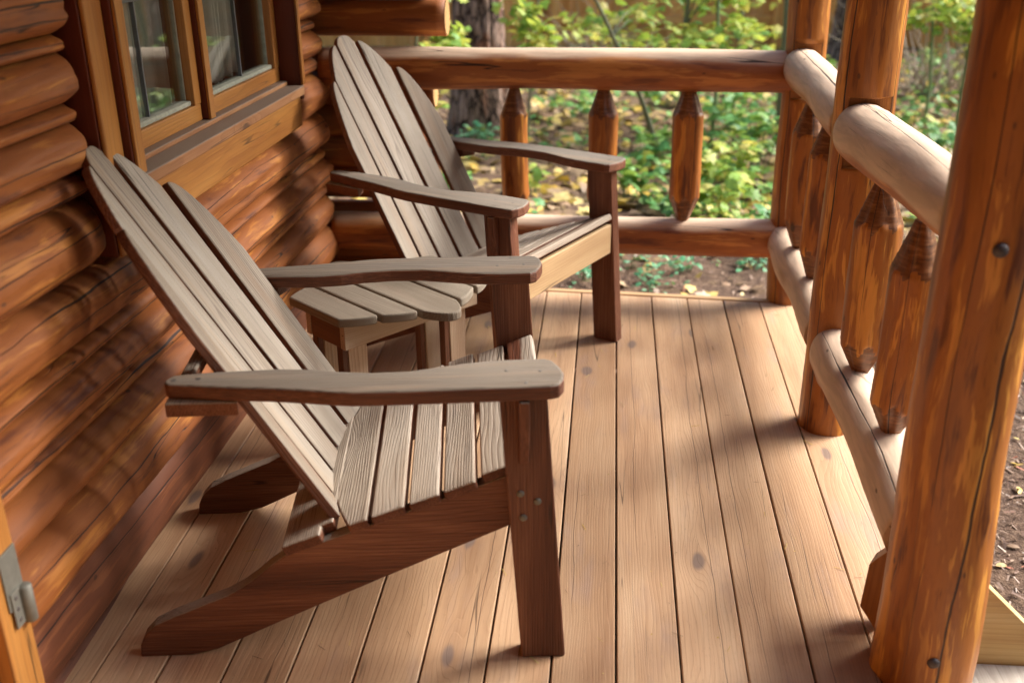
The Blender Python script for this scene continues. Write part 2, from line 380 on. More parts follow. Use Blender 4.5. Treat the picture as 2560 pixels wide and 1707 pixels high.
def box(name, mat, parent, *a, **k): return Multi().box(*a, **k).make(name, mat, parent)

def log(name, mat, parent, p0, p1, prof, seed, lump=.03, cracks=(), wear=0.0, nseg=None, nang=44, facet=0.0, bend=0.0, wlim=(-.1, .8), hew=None):
    """tapered, lumpy, peeled log between p0 and p1; prof(t)->radius"""
    p0, p1 = Vector(p0), Vector(p1); ax = (p1 - p0); L = ax.length; ax.normalize()
    up = Vector((0, 0, 1)) if abs(ax.z) < .9 else Vector((0, -1, 0))
    e1 = (up - ax * up.dot(ax)).normalized(); e2 = ax.cross(e1)
    m = nseg or max(8, int(L / .022)); off = goff(); V = []; G = []; W = []; K = []; F = []
    for i in range(m + 1):
        t = i / m; r0 = prof(t)
        c = p0 + ax * (L * t) + e1 * (bend * sin(pi * t)) + e2 * (mnoise.noise(Vector((t * L * 1.5, seed, 0))) * .012 * (lump / .03))
        for j in range(nang):
            th = 2 * pi * j / nang
            q = Vector((t * L * 2.2, cos(th) * 1.1 + seed * 3.1, sin(th) * 1.1))
            r = r0 * (1 + 1.5 * lump * mnoise.noise(q) + lump * .7 * mnoise.noise(q * 2.6) + .35 * lump * mnoise.noise(q * 8))
            kb = max(0, mnoise.noise(Vector((t * L * 5.5, cos(th) * 2.2 + seed, sin(th) * 2.2))) - .52)
            r += r0 * kb * .28 * (lump / .03)
            if facet:
                k = 9; u = ((th * k / (2 * pi) + .3 * mnoise.noise(Vector((seed, t * 3, 0)))) % 1) - .5
                r *= 1 - facet * (1 - (2 * abs(u)) ** 2)
            d = e1 * cos(th) + e2 * sin(th)
            V.append(c + d * r)
            G.append(Vector((t * L, r0 * cos(th), r0 * sin(th))) + off)
            nz = d.z
            W.append(wear * sstep(nz + .2 * mnoise.noise(q * 1.7), *wlim) if wear else 0)
            if hew:
                wob = (.016 * mnoise.noise(Vector((seed, cos(th) * 2.5, sin(th) * 2.5))) + .022 * (abs(sin(th * 3.5 + seed)) - .6)) / L
                hw = 1 if (t < hew[0] + wob or t > hew[1] + wob) else 0
                W[-1] = -hw
                if hw: V[-1] = c + d * r * (1 - .10 * (1 - abs(cos(th * 3 + seed))) + .025 * mnoise.noise(Vector((t * L * 160, th * 2, seed))))
            kk = []
            for a in range(3):
                if a < len(cracks):
                    cc = cracks[a] if isinstance(cracks[a], tuple) else (cracks[a], 1, 0)
                    dl = (th - cc[0] - cc[2] * t + pi) % (2 * pi) - pi; kk.append(dl * r0 * cc[1])
                else: kk.append(9)
            K.append(kk)
    for i in range(m):
        for j in range(nang):
            a = i * nang + j; b = i * nang + (j + 1) % nang
            F.append((a, b, b + nang, a + nang))
    F.append(tuple(range(nang))[::-1]); F.append(tuple(m * nang + j for j in range(nang)))
    o = mesh(name, V, F, mat, parent, G, W, K, True)
    o.data.polygons[-1].use_smooth = False; o.data.polygons[-2].use_smooth = False
    return o
def tube_into(V, F, pts, rad, n=7):
    base = len(V); m = len(pts)
    for i, p in enumerate(pts):
        p = Vector(p); d = (Vector(pts[min(i + 1, m - 1)]) - Vector(pts[max(i - 1, 0)])).normalized()
        u = d.orthogonal().normalized(); w = d.cross(u)
        r = rad[i] if isinstance(rad, (list, tuple)) else rad
        for j in range(n):
            a = 2 * pi * j / n; V.append(p + u * (cos(a) * r) + w * (sin(a) * r))
    for i in range(m - 1):
        for j in range(n):
            a = base + i * n + j; b = base + i * n + (j + 1) % n
            F.append((a, b, b + n, a + n))
    F.append(tuple(base + j for j in range(n))[::-1]); F.append(tuple(base + (m - 1) * n + j for j in range(n)))
def dome(name, mat, parent, c, axis, r, h):
    """round bolt head"""
    V = []; F = []; ax = Vector(axis).normalized(); u = ax.orthogonal().normalized(); w = ax.cross(u); c = Vector(c)
    for i in range(5):
        t = i / 4 * pi / 2
        for j in range(14):
            a = 2 * pi * j / 14; V.append(c + ax * (h * sin(t)) + (u * cos(a) + w * sin(a)) * (r * max(.02, cos(t))))
    for i in range(4):
        for j in range(14):
            a = i * 14 + j; b = i * 14 + (j + 1) % 14; F.append((a, b, b + 14, a + 14))
    return mesh(name, V, F, mat, parent, smooth=True)
def cut(o, boxes):
    """saw flat notches out of a log"""
    bm = bmesh.new()
    for (x0, x1, y0, y1, z0, z1) in boxes:
        r = bmesh.ops.create_cube(bm, size=1)
        for v in r['verts']: v.co = Vector((x0 + (v.co.x + .5) * (x1 - x0), y0 + (v.co.y + .5) * (y1 - y0), z0 + (v.co.z + .5) * (z1 - z0)))
    me = bpy.data.meshes.new('cutter'); bm.to_mesh(me); bm.free()
    c = bpy.data.objects.new('cutter', me); COL.objects.link(c)
    if o.parent: c.parent = o.parent
    md = o.modifiers.new('b', 'BOOLEAN'); md.object = c; md.operation = 'DIFFERENCE'; md.solver = 'EXACT'
    bpy.context.view_layer.update()
    dg = bpy.context.evaluated_depsgraph_get()
    new = bpy.data.meshes.new_from_object(o.evaluated_get(dg), preserve_all_data_layers=True, depsgraph=dg)
    o.modifiers.clear(); old = o.data; o.data = new; bpy.data.meshes.remove(old)
    bpy.data.objects.remove(c); bpy.data.meshes.remove(me)
    return o

# ------------------------------------------------------------------ setting: ground and sky are outside, deck is the porch floor
GZ = -.35
def gz(x, y): return GZ + .035 * mnoise.noise(Vector((x * .7, y * .7, 1))) + (.02 * mnoise.noise(Vector((x * 3, y * 3, 5))))
def build_ground():
    xs = sorted(set([-80, -40, -20, -12] + [round(-8 + .16 * i, 3) for i in range(115)] + [14, 20, 40, 80]))
    ys = sorted(set([-60, -30, -12, -6, -2] + [round(-1 + .16 * i, 3) for i in range(100)] + [18, 25, 40, 80]))
    V = [(x, y, gz(x, y)) for y in ys for x in xs]; n = len(xs)
    F = [(j * n + i, j * n + i + 1, (j + 1) * n + i + 1, (j + 1) * n + i) for j in range(len(ys) - 1) for i in range(n - 1)]
    tag(mesh('ground', V, F, M['ground'], smooth=True), kind='structure')
build_ground()

def deck_end(x): return 3.985 - .085 * x
def build_deck():
    D = Multi(); x = -1.145
    edges = [-1.16, -1.052] + [.0396 + k * .1366 for k in range(-7, 6)]
    edges = sorted(e for e in edges if e < .75)
    edges[-1] = .765
    for i in range(len(edges) - 1):
        a, b = edges[i] + .0016 + RND.uniform(0, .0012), edges[i + 1] - .0016 - RND.uniform(0, .0012)
        y0 = -1.2
        D.board([(y0, a), (deck_end(a), a), (deck_end(b), b), (y0, b)], .036, ((0, 0, -.036 - RND.uniform(0, .0012)), (0, 1, 0), (1, 0, 0), (0, 0, 1)), .0022, 'a', seg=1, crack=a + (b - a) * RND.uniform(.2, .8))
    D.board([(2.17, .768), (deck_end(.768), .768), (deck_end(.868), .868), (2.17, .868)], .036, ((0, 0, -.0365), (0, 1, 0), (1, 0, 0), (0, 0, 1)), .0022, 'a', seg=1)
    o = D.make('deck', M['deck']); tag(o, kind='structure')
    J = Multi()
    for yy in (-1, -.2, .6, 1.4, 2.2, 3.0, 3.75): J.box(-1.15, .74, yy - .03, yy + .03, -.2, -.045, 'x', .002)
    J.box(-1.15, .74, -1.1, 3.7, -.215, -.205, 'y', 0)
    tag(J.make('deck_framing', M['dark']), kind='structure')
build_deck()
T = Multi()
T.board([(-1.15, deck_end(-1.15) + .004), (.87, deck_end(.87) + .004), (.87, deck_end(.87) + .036), (-1.15, deck_end(-1.15) + .036)], .14, ((0, 0, -.137), (1, 0, 0), (0, 1, 0), (0, 0, 1)), .004)
tag(T.make('deck_edge_board', M['trim']), 'pale trim board along the far edge of the porch floor', 'trim board')

# ------------------------------------------------------------------ cabin
SL = -.036
def zw(z, y): return z + SL * (y - 2.1)
cabin = empty('log_cabin', (0, 0, 0))
tag(cabin, 'honey coloured log cabin wall with a window behind the chairs', 'cabin')
def wall_log(z0, z1, y0, y1, seed, bulge=.06, xg=-1.098, endround=(0, 0), name='wall_log', lump=1.0):
    L = y1 - y0; m = max(6, int(L / .02)); na = 22; V = []; F = []; G = []; K = []; W = []; off = goff()
    zc, hh = (z0 + z1) / 2, (z1 - z0) / 2 - .0015
    ck = [RND.uniform(.25, .7), RND.uniform(.2, .85) if RND.random() < .4 else 9, 9]
    prof = []
    for j in range(na + 1):
        s = -1 + 2 * j / na
        prof.append((abs(1 - abs(s) ** 2.3) ** .62, s))
    n = na + 3
    per = pi * hh * .75
    for i in range(m + 1):
        y = y0 + L * i / m; e = 1.0
        for d, er in ((i / m * L, endround[0]), ((1 - i / m) * L, endround[1])):
            if er and d < er: e *= sqrt(max(0, 1 - (1 - d / er) ** 2)) * .86 + .14
        for j in range(na + 1):
            cx, s = prof[j]
            q = Vector((y * 1.9, seed * 2.3 + s * 1.2, cx))
            nz = mnoise.noise(q) * .35 + mnoise.noise(q * 2.7) * .16 + mnoise.noise(Vector((y * 9, seed + s * 4, cx * 2))) * .06
            x = xg + bulge * cx * (1 + nz * lump * .55) * e - .004
            z = zc + hh * s * (1 + .02 * mnoise.noise(Vector((y * 2.5, seed, s)))) + .006 * lump * mnoise.noise(Vector((y * 1.6, seed * 5.1, 2)))
            V.append((x, y, zw(z, y))); u = (j / na) * per
            G.append(Vector((y, u, cx * .03)) + off)
            K.append([u - per * c for c in ck])
            W.append(.28 * sstep(s, -.2, .9))
        for dx, s in ((-.06, 1), (-.06, -1)):
            z = zc + hh * s; V.append((xg + dx, y, zw(z, y))); G.append(Vector((y, 0, 0)) + off); K.append([9, 9, 9]); W.append(0)
    for i in range(m):
        for j in range(n):
            a = i * n + j; b = i * n + (j + 1) % n
            F.append((a, a + n, b + n, b))
    F.append(tuple(range(n))); F.append(tuple(m * n + j for j in range(n))[::-1])
    o = mesh(name, V, F, M['log_base_shaded' if z1 <= .2 else 'log_wall'], cabin, G, W, K, True)
    for p in (-1, -2): o.data.polygons[p].use_smooth = False
    return o
MAIN = [(-.16, .0), (.0, .2), (.2, .36), (.36, .475), (.513, .61), (.648, .785), (.785, .935), (.983, 1.085), (1.117, 1.222), (1.252, 1.36), (1.39, 1.5), (1.53, 1.65), (1.68, 1.8), (1.83, 1.95), (1.98, 2.1), (2.13, 2.25), (2.28, 2.4), (2.43, 2.55), (2.58, 2.7)]
BEAD = [(.472, .516), (.607, .651), (.932, .986), (1.082, 1.12), (1.219, 1.255), (1.357, 1.393), (1.497, 1.533), (1.647, 1.683), (1.797, 1.833), (1.947, 1.983), (2.097, 2.133), (2.247, 2.283), (2.397, 2.433), (2.547, 2.583)]
YD, YL, YR, YE = 1.478, 2.106, 3.537, 4.0
seed = 0
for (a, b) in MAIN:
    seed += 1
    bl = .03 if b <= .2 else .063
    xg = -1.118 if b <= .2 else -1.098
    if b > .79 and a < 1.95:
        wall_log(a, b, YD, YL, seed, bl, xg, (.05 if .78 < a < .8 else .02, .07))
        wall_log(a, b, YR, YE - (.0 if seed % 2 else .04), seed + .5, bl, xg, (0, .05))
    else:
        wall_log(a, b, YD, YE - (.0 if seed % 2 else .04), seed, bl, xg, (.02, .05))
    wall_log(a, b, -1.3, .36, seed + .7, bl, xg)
for (a, b) in BEAD:
    seed += 1
    if b > .79 and a < 1.95:
        wall_log(a, b, YD, YL - .01, seed, .035, -1.092, (0, .03), 'wall_log', .5)
        wall_log(a, b, YR, YE - .05, seed + .5, .035, -1.092, (0, .04), 'wall_log', .5)
    else: wall_log(a, b, YD, YE - .05, seed, .035, -1.092, (0, .04), 'wall_log', .5)
# crossing log ends at the far corner
for i, (zc, r, xe) in enumerate([(.06, .07, -.64), (.17, .066, -.7), (.282, .062, -.66), (.425, .066, -.69), (.545, .07, -.65), (.665, .07, -.7), (.775, .062, -.66), (.87, .06, -.72), (1.041, .066, -.607), (1.186, .067, -.66), (1.33, .067, -.63), (1.475, .068, -.66), (1.62, .068, -.63), (1.77, .068, -.66), (1.92, .068, -.63), (2.07, .068, -.66), (2.22, .068, -.63), (2.37, .068, -.66)]):
    lg = log('corner_log', M['log_wall'], cabin, (-3.2, 4.07, zc), (xe, 4.07, zc), lambda t, r=r: r, 70 + i, .03, cracks=(RND.uniform(2, 4),), nseg=70)
    dsk = []
    off = goff()
    V = [(xe + .0025, 4.07, zc)] + [(xe + .0025 - .0, 4.07 + cos(a) * r * .96, zc + sin(a) * r * .96) for a in [2 * pi * k / 26 for k in range(26)]]
    mesh('end_face', V, [(0, 1 + k, 1 + (k + 1) % 26) for k in range(26)], M['end_grain'], lg)
# door jamb, door and strike
box('door_jamb', M['casing'], cabin, -1.16, -1.0, 1.395, 1.474, -.03, 2.3, 'z', .004)
dr = box('door', M['casing'], cabin, -1.12, -1.03, .46, 1.388, .01, 2.1, 'z', .004)
hp = Multi(); hp.box(-1.0, -.996, 1.418, 1.47, .39, .5, 'z', .001)
hg = hp.make('strike_plate', M['metal'], cabin)
V = []; F = []; tube_into(V, F, [(-.991, 1.462, .345), (-.991, 1.462, .348), (-.991, 1.462, .417), (-.991, 1.462, .42)], [.009, .0125, .0125, .009], 18)
hb = mesh('hinge_barrel', V, F, M['metal'], cabin, smooth=True)
lf = Multi().box(-.9958, -.993, 1.424, 1.452, .352, .424, 'z', .001).make('hinge_leaf', M['metal'], cabin)
for zz in (.366, .388, .41): dome('screw', M['bolt'], lf, (-.993, 1.436, zz), (1, 0, 0), .0045, .002)
# window (frame box, casing, sill, sashes, muntins, panes)
win = empty('window'); win.parent = cabin
def wbox(name, mat, x0, x1, y0, y1, z0, z1, grain='z', bevel=.003, par=win, wdir=None):
    m = Multi().box(x0, x1, y0, y1, z0, z1, grain, bevel, wdir)
    m.V = [Vector((v.x, v.y, zw(v.z, v.y))) for v in m.V]
    return m.make(name, mat, par)
wbox('casing_backing', M['red'], -1.16, -1.0395, 2.104, 2.188, .79, 2.0, 'z', .002)
wbox('casing', M['casing'], -1.039, -1.028, 2.108, 2.186, .79, 2.0, 'z', .004)
wbox('frame', M['red'], -1.16, -1.0125, 2.19, 2.234, .95, 1.96, 'z')
wbox('frame_edge', M['casing'], -1.012, -1.004, 2.194, 2.234, .95, 1.96, 'z', .002)
wbox('frame', M['red'], -1.16, -1.0125, 3.507, 3.535, .90, 1.96, 'z')
wbox('frame_edge', M['casing'], -1.012, -1.004, 3.507, 3.535, .9485, 1.96, 'z', .002)
wbox('frame', M['red'], -1.16, -1.006, 2.236, 3.505, 1.92, 1.96, 'y')
wbox('casing', M['casing'], -1.09, -1.03, 2.1, 3.56, 1.965, 2.05, 'y')
wbox('mullion', M['red'], -1.16, -1.0655, 2.792, 2.828, .963, 1.92, 'z')
wbox('mullion_face', M['casing'], -1.065, -1.057, 2.793, 2.828, .963, 1.92, 'z', .002)
wbox('sill', M['sill'], -1.16, -1.0, 2.2, 3.505, .918, .9475, 'y', .004)
wbox('sill', M['sill'], -1.13, -1.055, 2.24, 3.503, .9475, .962, 'y', .004)
wbox('apron_board', M['casing'], -1.09, -1.018, 2.225, 3.51, .815, .917, 'y', .004)
for (y0, y1, ym) in ((2.236, 2.79, 2.505), (2.83, 3.504, 3.195)):
    sash = wbox('sash', M['casing'], -1.122, -1.08, y0, y1, .962, 1.006, 'y')
    wbox('stile', M['casing'], -1.12, -1.078, y0, y0 + .03, 1.006, 1.9, 'z', par=sash)
    wbox('stile', M['casing'], -1.12, -1.078, y1 - .045, y1, 1.006, 1.9, 'z', par=sash)
    wbox('putty', M['putty'], -1.112, -1.088, y0 + .03, y1 - .045, 1.0065, 1.02, 'y', .004, par=sash)
    wbox('putty', M['putty'], -1.112, -1.1, y1 - .051, y1 - .0455, 1.02, 1.9, 'z', .003, par=sash)
    wbox('muntin', M['muntin'], -1.111, -1.0995, ym - .0032, ym + .0032, 1.02, 1.9, 'z', .001, par=sash)
    wbox('muntin', M['muntin'], -1.110, -1.0985, y0 + .03, y1 - .055, 1.285, 1.303, 'y', .002, par=sash)
    V = [(-1.104, a, zw(b, a)) for a, b in ((y0 + .02, 1.01), (y1 - .03, 1.01), (y1 - .03, 1.9), (y0 + .02, 1.9))]
    V += [(x - .004, a, b) for x, a, b in V]
    mesh('pane', V, [(0, 1, 2, 3), (7, 6, 5, 4), (0, 4, 5, 1), (1, 5, 6, 2), (2, 6, 7, 3), (3, 7, 4, 0)], M['glass'], sash)
# room behind the glass
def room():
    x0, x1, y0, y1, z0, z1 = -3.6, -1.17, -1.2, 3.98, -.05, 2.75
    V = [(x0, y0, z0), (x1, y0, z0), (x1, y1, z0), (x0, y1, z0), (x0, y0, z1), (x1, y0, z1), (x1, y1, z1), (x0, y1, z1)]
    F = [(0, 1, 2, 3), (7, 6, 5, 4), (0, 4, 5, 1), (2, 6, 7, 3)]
    V += [(x0, .9, .6), (x0, 3.7, .6), (x0, 3.7, 2.2), (x0, .9, 2.2)]  # opening added in the unseen back wall so light reaches the curtains
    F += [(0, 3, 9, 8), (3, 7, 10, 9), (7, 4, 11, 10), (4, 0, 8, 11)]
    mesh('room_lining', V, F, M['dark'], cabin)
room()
def curtain(y0, y1, label, ph):
    n = 40; V = []; F = []
    for i in range(n + 1):
        y = y0 + (y1 - y0) * i / n
        for z in np.linspace(.96, 1.92, 9):
            gather = 1 + .25 * sin((z - 1) * 2)
            V.append((-1.19 + .014 * sin(i * 1.1 + ph) * gather + .008 * sin(i * .43 + z * 2), y + .01 * sin(z * 5 + ph), z))
    for i in range(n):
        for j in range(8): F.append((i * 9 + j, (i + 1) * 9 + j, (i + 1) * 9 + j + 1, i * 9 + j + 1))
    o = mesh('curtain', V, F, M['curtain'], smooth=True)
    md = o.modifiers.new('s', 'SOLIDIFY'); md.thickness = .003
    tag(o, label, 'curtain', 'curtains behind the window')
curtain(2.3, 3.05, 'pale curtain behind the window half nearer the camera', 0)
curtain(3.12, 3.385, 'pale curtain behind the window half nearer the far corner', 2)

# roof over the porch (just above the picture): keeps the upper wall in shade
roof = empty('porch_roof'); tag(roof, 'boarded porch roof on log posts, just above the view', 'roof')
XE, ZE = .84, 2.2
R = Multi()
for k in range(38):
    y0 = -4.2 + k * .235
    R.board([(-3.7, y0), (0, y0), (0, y0 + .231), (-3.7, y0 + .231)], .03, ((XE, 0, ZE), Vector((1, 0, -.2)).normalized(), (0, 1, 0), Vector((.2, 0, 1)).normalized()), .002)
R.make('roof_boards', M['casing'], roof)
log('beam', M['log_post'], roof, (.69, -4.0, 2.0), (.69, 4.5, 2.0), lambda t: .07, 5.5, nang=24)

# ------------------------------------------------------------------ porch posts and railings
def post(x, y, prof, z1, label, seed, cracks, notches=(), bolts=(), z0=GZ - .05, lean=(0, 0)):
    t = empty('log_post', (x, y, 0))
    o = log('post_log', M['log_post'], t, (lean[0] * z0, lean[1] * z0, z0), (lean[0] * z1, lean[1] * z1, z1), prof, seed, .035, cracks, nang=64)
    if notches: cut(o, notches)
    for (c, ax, r) in bolts: dome('bolt', M['bolt'], t, c, ax, r, r * .6)
    tag(t, label, 'post', 'log posts of the porch')
    return t
# angles: e1 = -y (towards the camera), e2 = ax x e1 = +x
post(.672, 1.868, lambda t: .1025 - .0125 * min(1, max(0, t - .16) / .35) - .004 * t, 1.98, 'thick log post in the right foreground with a long crack and two bolts', 3.3, ((-.32, .75, 1.4), (-.72, 1.6, .3), 2.5),
     bolts=[((-.018, -.0895, .948), (-.1, -1, 0), .0135), ((-.01, -.1005, .094), (-.1, -1, 0), .0125)], lean=(.0, 0))
post(.668, 2.948, lambda t: .079 - .002 * t, 1.98, 'middle log post standing between the two side railings', 8.1, (-.9, .9, 3), [(-.05, .062, -.2, -.052, .80, .985)])
post(.685, 3.975, lambda t: .0715 - .002 * t, 1.98, 'corner log post at the far right end of the porch floor', 12.7, (-.75, 2.2), [(-.052, .05, -.2, -.05, .78, .97)])

def baluster(par, x, y, z0, z1, r, seed, taper=(.1, .11), facet=.0, mat='log_post'):
    L = z1 - z0
    def prof(t):
        d0, d1 = t * L, (1 - t) * L
        k = min(1, .3 + .7 * d0 / taper[0], .3 + .7 * d1 / taper[1])
        return r * k
    return log('baluster', M[mat], par, (x, y, z0), (x, y, z1), prof, seed, .04, cracks=((RND.uniform(-.8, .8), 1.5, RND.uniform(-.3, .3)), RND.uniform(2, 4)), facet=facet, nseg=90, hew=(taper[0] / L, 1 - taper[1] / L))
g = empty('log_railing', (-.2, 3.975, 0)); tag(g, 'far log railing between the cabin corner and the corner post', 'railing', 'log railings of the porch')
log('top_rail', M['log_rail'], g, (-.86, 0, .872), (.855, 0, .862), lambda t: .0735 + .002 * sin(t * 11), 21, .03, (-2.3, 2.6), .95, bend=.006, wlim=(.12, 1.0))
log('bottom_rail', M['log_rail'], g, (-.86, 0, .252), (.855, 0, .243), lambda t: .0725 + .002 * sin(t * 7), 22, .025, (2.9,), .8, wlim=(.12, 1.0))
for x, r, s in ((-.348, .051, 1), (-.032, .055, 2), (.281, .0565, 3)):
    baluster(g, x + .2, 0, .3, .815, r, 30 + s, (.1, .105), .03)
g = empty('log_railing', (.68, 3.46, 0)); tag(g, 'side log railing between the middle post and the corner post', 'railing', 'log railings of the porch')
log('top_rail', M['log_rail'], g, (-.014, -.44, .889), (-.012, .47, .886), lambda t: .067 + .002 * sin(t * 9), 23, .03, (-.25, 2.5), 1.15, wlim=(-.9, .25))
log('bottom_rail', M['log_rail'], g, (-.02, -.44, .258), (-.02, .47, .243), lambda t: .0695 + .003 * sin(t * 12), 24, .03, (2.8,), 1.15, wlim=(-.9, .25))
for y, s in ((3.65, 4), (3.35, 5)): baluster(g, -.015, y - 3.46, .30, .835, .0575, 30 + s, (.11, .115), .04)
g = empty('log_railing', (.68, 2.44, 0)); tag(g, 'side log railing with a split bottom rail between the thick and the middle post', 'railing', 'log railings of the porch')
log('top_rail', M['log_rail'], g, (-.016, -.50, .948), (-.016, .44, .896), lambda t: .064 + .013 * min(1, t * 1.15), 25, .025, ((.42, 1.5, .1), (-.35, 1.6, .2), 1.9), 1.15, wlim=(-.9, .25), nang=60)
log('bottom_rail', M['log_rail'], g, (-.024, -.50, .272), (-.024, .44, .266), lambda t: .072 + .003 * sin(t * 8), 26, .035, ((.46, .075, -.1), (-.6, 1.3, 0)), 1.1, wlim=(-.9, .25), nang=60)
for y, s in ((2.62, 6), (2.28, 7)): baluster(g, -.015, y - 2.44, .322, .845, .061 if s == 6 else .056, 30 + s, (.085, .115), .05)
# chamfered block leaning at the foot of the thick post
blk = Multi()
blk.board([(0, .014), (.045, -.03), (.15, -.03), (.19, .0), (.19, .02), (.15, .044), (.045, .044)], .05, ((.594, 1.985, .001), Vector((.1, .1, 1)).normalized(), Vector((1, -.55, 0)).normalized(), Vector((.55, 1, 0)).normalized()), .003)
tag(blk.make('wood_block', M['casing']), 'small chamfered block of orange wood against the thick post foot', 'wood block')
# steps at the right
st = empty('porch_steps', (1.0, 2.1, GZ)); tag(st, 'pale new board and gray tread of the porch steps beside the thick post', 'steps')
s2 = Multi().board([(-.235, .435), (-.185, .435), (.11, .14), (.11, .105), (-.235, .105)], .036, ((0, .06, 0), (1, 0, 0), (0, 0, 1), (0, 1, 0)), .002)
s2.make('stringer', M['fresh'], st)
Multi().box(-.232, .1, -1.1, .058, .095, .13, 'y', .004).make('tread', M['gray'], st)
def debris():
    L = Leaves(14); r = L.r; fleck = [(-.3, -.3), (.35, -.2), (.25, .3), (-.2, .35)]; need = [(-.03, -.5), (.03, -.5), (.04, .5), (-.03, .5)]
    for i in range(420):
        x, y = r.uniform(-1.0, .8), r.uniform(1.5, 3.9)
        if i < 300: L.leaf((x, y, .0015), r.uniform(.002, .006), nup(r, .1), fleck, 0)
        else: L.leaf((x, y, .002), r.uniform(.012, .035), nup(r, .05), need, 0)
    tag(L.make('pine_litter', M['litter']), kind='stuff')
LATE = [debris]
# ------------------------------------------------------------------ the two Adirondack chairs
def make_chair():
    t = empty('adirondack_chair')
    K, B = .3744, .123; th = math.atan(K); REC = .5367
    P = M['chair']
    UZ = lambda sgn, w: ((0, w, 0), (1, 0, 0), (0, 0, 1), (0, 1, 0))
    sk = [(0, 0), (.004, .03), (.014, .052), (.04, .08), (.084, .102), (.151, .130), (.2, .15), (.238, .172), (.27, .197), (.298, .222), (.33, .246), (.858, B + K * .858), (.858, .328), (.798, .302), (.48, .16), (.3, .077), (.223, .04), (.165, .013), (.107, 0)]
    for w in (-.297, .262):
        board('skid', P, t, sk, .035, UZ(1, w), .003)
    # front legs
    for s in (-1, 1):
        w = -.345 if s < 0 else .299
        lg = board('front_leg', P, t, [(.817, 0), (.91, 0), (.8715, .624), (.779, .624)], .046, UZ(1, w), .004, grain='b')
        y = s * .3455
        for (u, z) in ((.818, .407), (.852, .388), (.823, .351)): dome('bolt', M['metal'], lg, (u, y, z), (0, s, 0), .0082, .004)
    # seat
    A = Vector((cos(th), 0, sin(th))); Nn = Vector((-sin(th), 0, cos(th)))
    org = Vector((0, 0, B))
    c = cos(th)
    fr = (org, A, Vector((0, 1, 0)), Nn)
    cur = [((.4165 + .6 * w * w) / c, w) for w in np.linspace(-.308, .308, 25)]
    o1 = [(.513 / c, .308), (.513 / c, -.308)] + cur
    board('seat_slat', M['chair_seat'], t, o1[::-1], .022, fr, .005, 'b')
    for u0, u1, ww in ((.521, .590, .310), (.600, .662, .312), (.671, .736, .314), (.747, .812, .297), (.821, .884, .297)):
        sl = board('seat_slat', M['chair_seat'], t, [(u0 / c, -ww), (u1 / c, -ww + RND.uniform(-.002, .002)), (u1 / c, ww), (u0 / c, ww)], .022, fr, .005, 'b', wdir=(1.0, 0, 1.0) if u0 > .8 else None)
    board('rear_slat', M['chair_seat'], t, [(.335 / c, -.305), (.415 / c, -.305), (.415 / c, -.272), (.44 / c, -.272), (.44 / c, .272), (.415 / c, .272), (.415 / c, .305), (.335 / c, .305)], .024, fr, .004, 'b')
    box('front_apron', M['apron'], t, .86, .88, -.297, .297, .333, .436, 'y', .003)
    # fan back
    p = .1044; Nb = Vector((cos(REC), 0, sin(REC))); Ab = Vector((-sin(REC), 0, cos(REC)))
    for k in range(-2, 3):
        d = .0377 * (k / 2.42) ** 2; sl = 2 * .0377 * k / 2.42 ** 2 / p; sl1 = .0194 * (k / 2.42) ** 2
        Aa = (Ab + Nb * sl1).normalized()
        Bb = (Vector((0, 1, 0)) + Nb * sl).normalized(); Bb = (Bb - Aa * Bb.dot(Aa)).normalized()
        C = Aa.cross(Bb)
        if C.dot(Nb) < 0: C = -C
        o = Vector((.4094, k * p, .30)) + Nb * d
        h = .0455; s = 1 if k >= 0 else -1; a = abs(k)
        if a == 0: top = [(.86 - .03 * abs(q / h) ** 3.2, q) for q in np.linspace(h, -h, 13)]
        elif a == 1: top = [(.832 - .122 * (((s * q) + h) / (2 * h)) ** 1.7, q) for q in np.linspace(h, -h, 12)]
        else: top = [(.705 - .225 * (((s * q) + h) / (2 * h)) ** 2.1, q) for q in np.linspace(h, -h, 14)]
        out = [(-.012, -h), (-.012, h)] + top
        board('back_slat', P, t, out[::-1], .021, (o - C * .021, Aa, Bb, C), .004, 'a', wdir=C)
    # rear support under the arms, brace lower down
    board('arm_support', P, t, [(.146, -.337), (.285, -.337), (.262, -.285), (.172, -.276), (.172, .276), (.262, .285), (.285, .337), (.146, .337)], .03, ((0, 0, .594), (1, 0, 0), (0, 1, 0), (0, 0, 1)), .004, 'b', wdir=(0, 0, 2.4))
    inner = [(.142, .296), (.153, .274), (.226, .265), (.353, .258), (.42, .265), (.47, .279), (.537, .288), (.608, .286), (.66, .272), (.71, .258), (.76, .249), (.8, .246), (.873, .246), (.888, .256)]
    outer = [(.9, .285), (.906, .313), (.903, .345), (.893, .366), (.875, .372), (.81, .374), (.693, .376), (.576, .377), (.505, .376), (.47, .371), (.42, .36), (.35, .347), (.289, .340), (.2, .326), (.152, .319), (.143, .31)]
    for s in (-1, 1):
        ol = [(u, s * w) for u, w in inner + outer]
        if s > 0: ol = ol[::-1]
        ar = board('arm', M['chair_arm'], t, ol, .031, ((0, 0, .6245), (1, 0, 0), (0, 1, 0), (0, 0, 1)), .0065, 'a', seg=3)
        for (u, w) in ((.795, .3), (.86, .305), (.83, .355), (.16, .3), (.205, .296)):
            dome('screw', M['screw'], ar, (u, s * w, .6553), (0, 0, 1), .0042 if u > .5 else .0062, .0008)
        bk = [(.346, .478), (.352, .478), (.374, .57), (.378, .623), (.346, .623)]
        bk = [(s * w, z) for w, z in bk]
        board('arm_bracket', P, t, bk, .02, ((.816, 0, 0), (0, 1, 0), (0, 0, 1), (1, 0, 0)), .003, 'b')
    return t
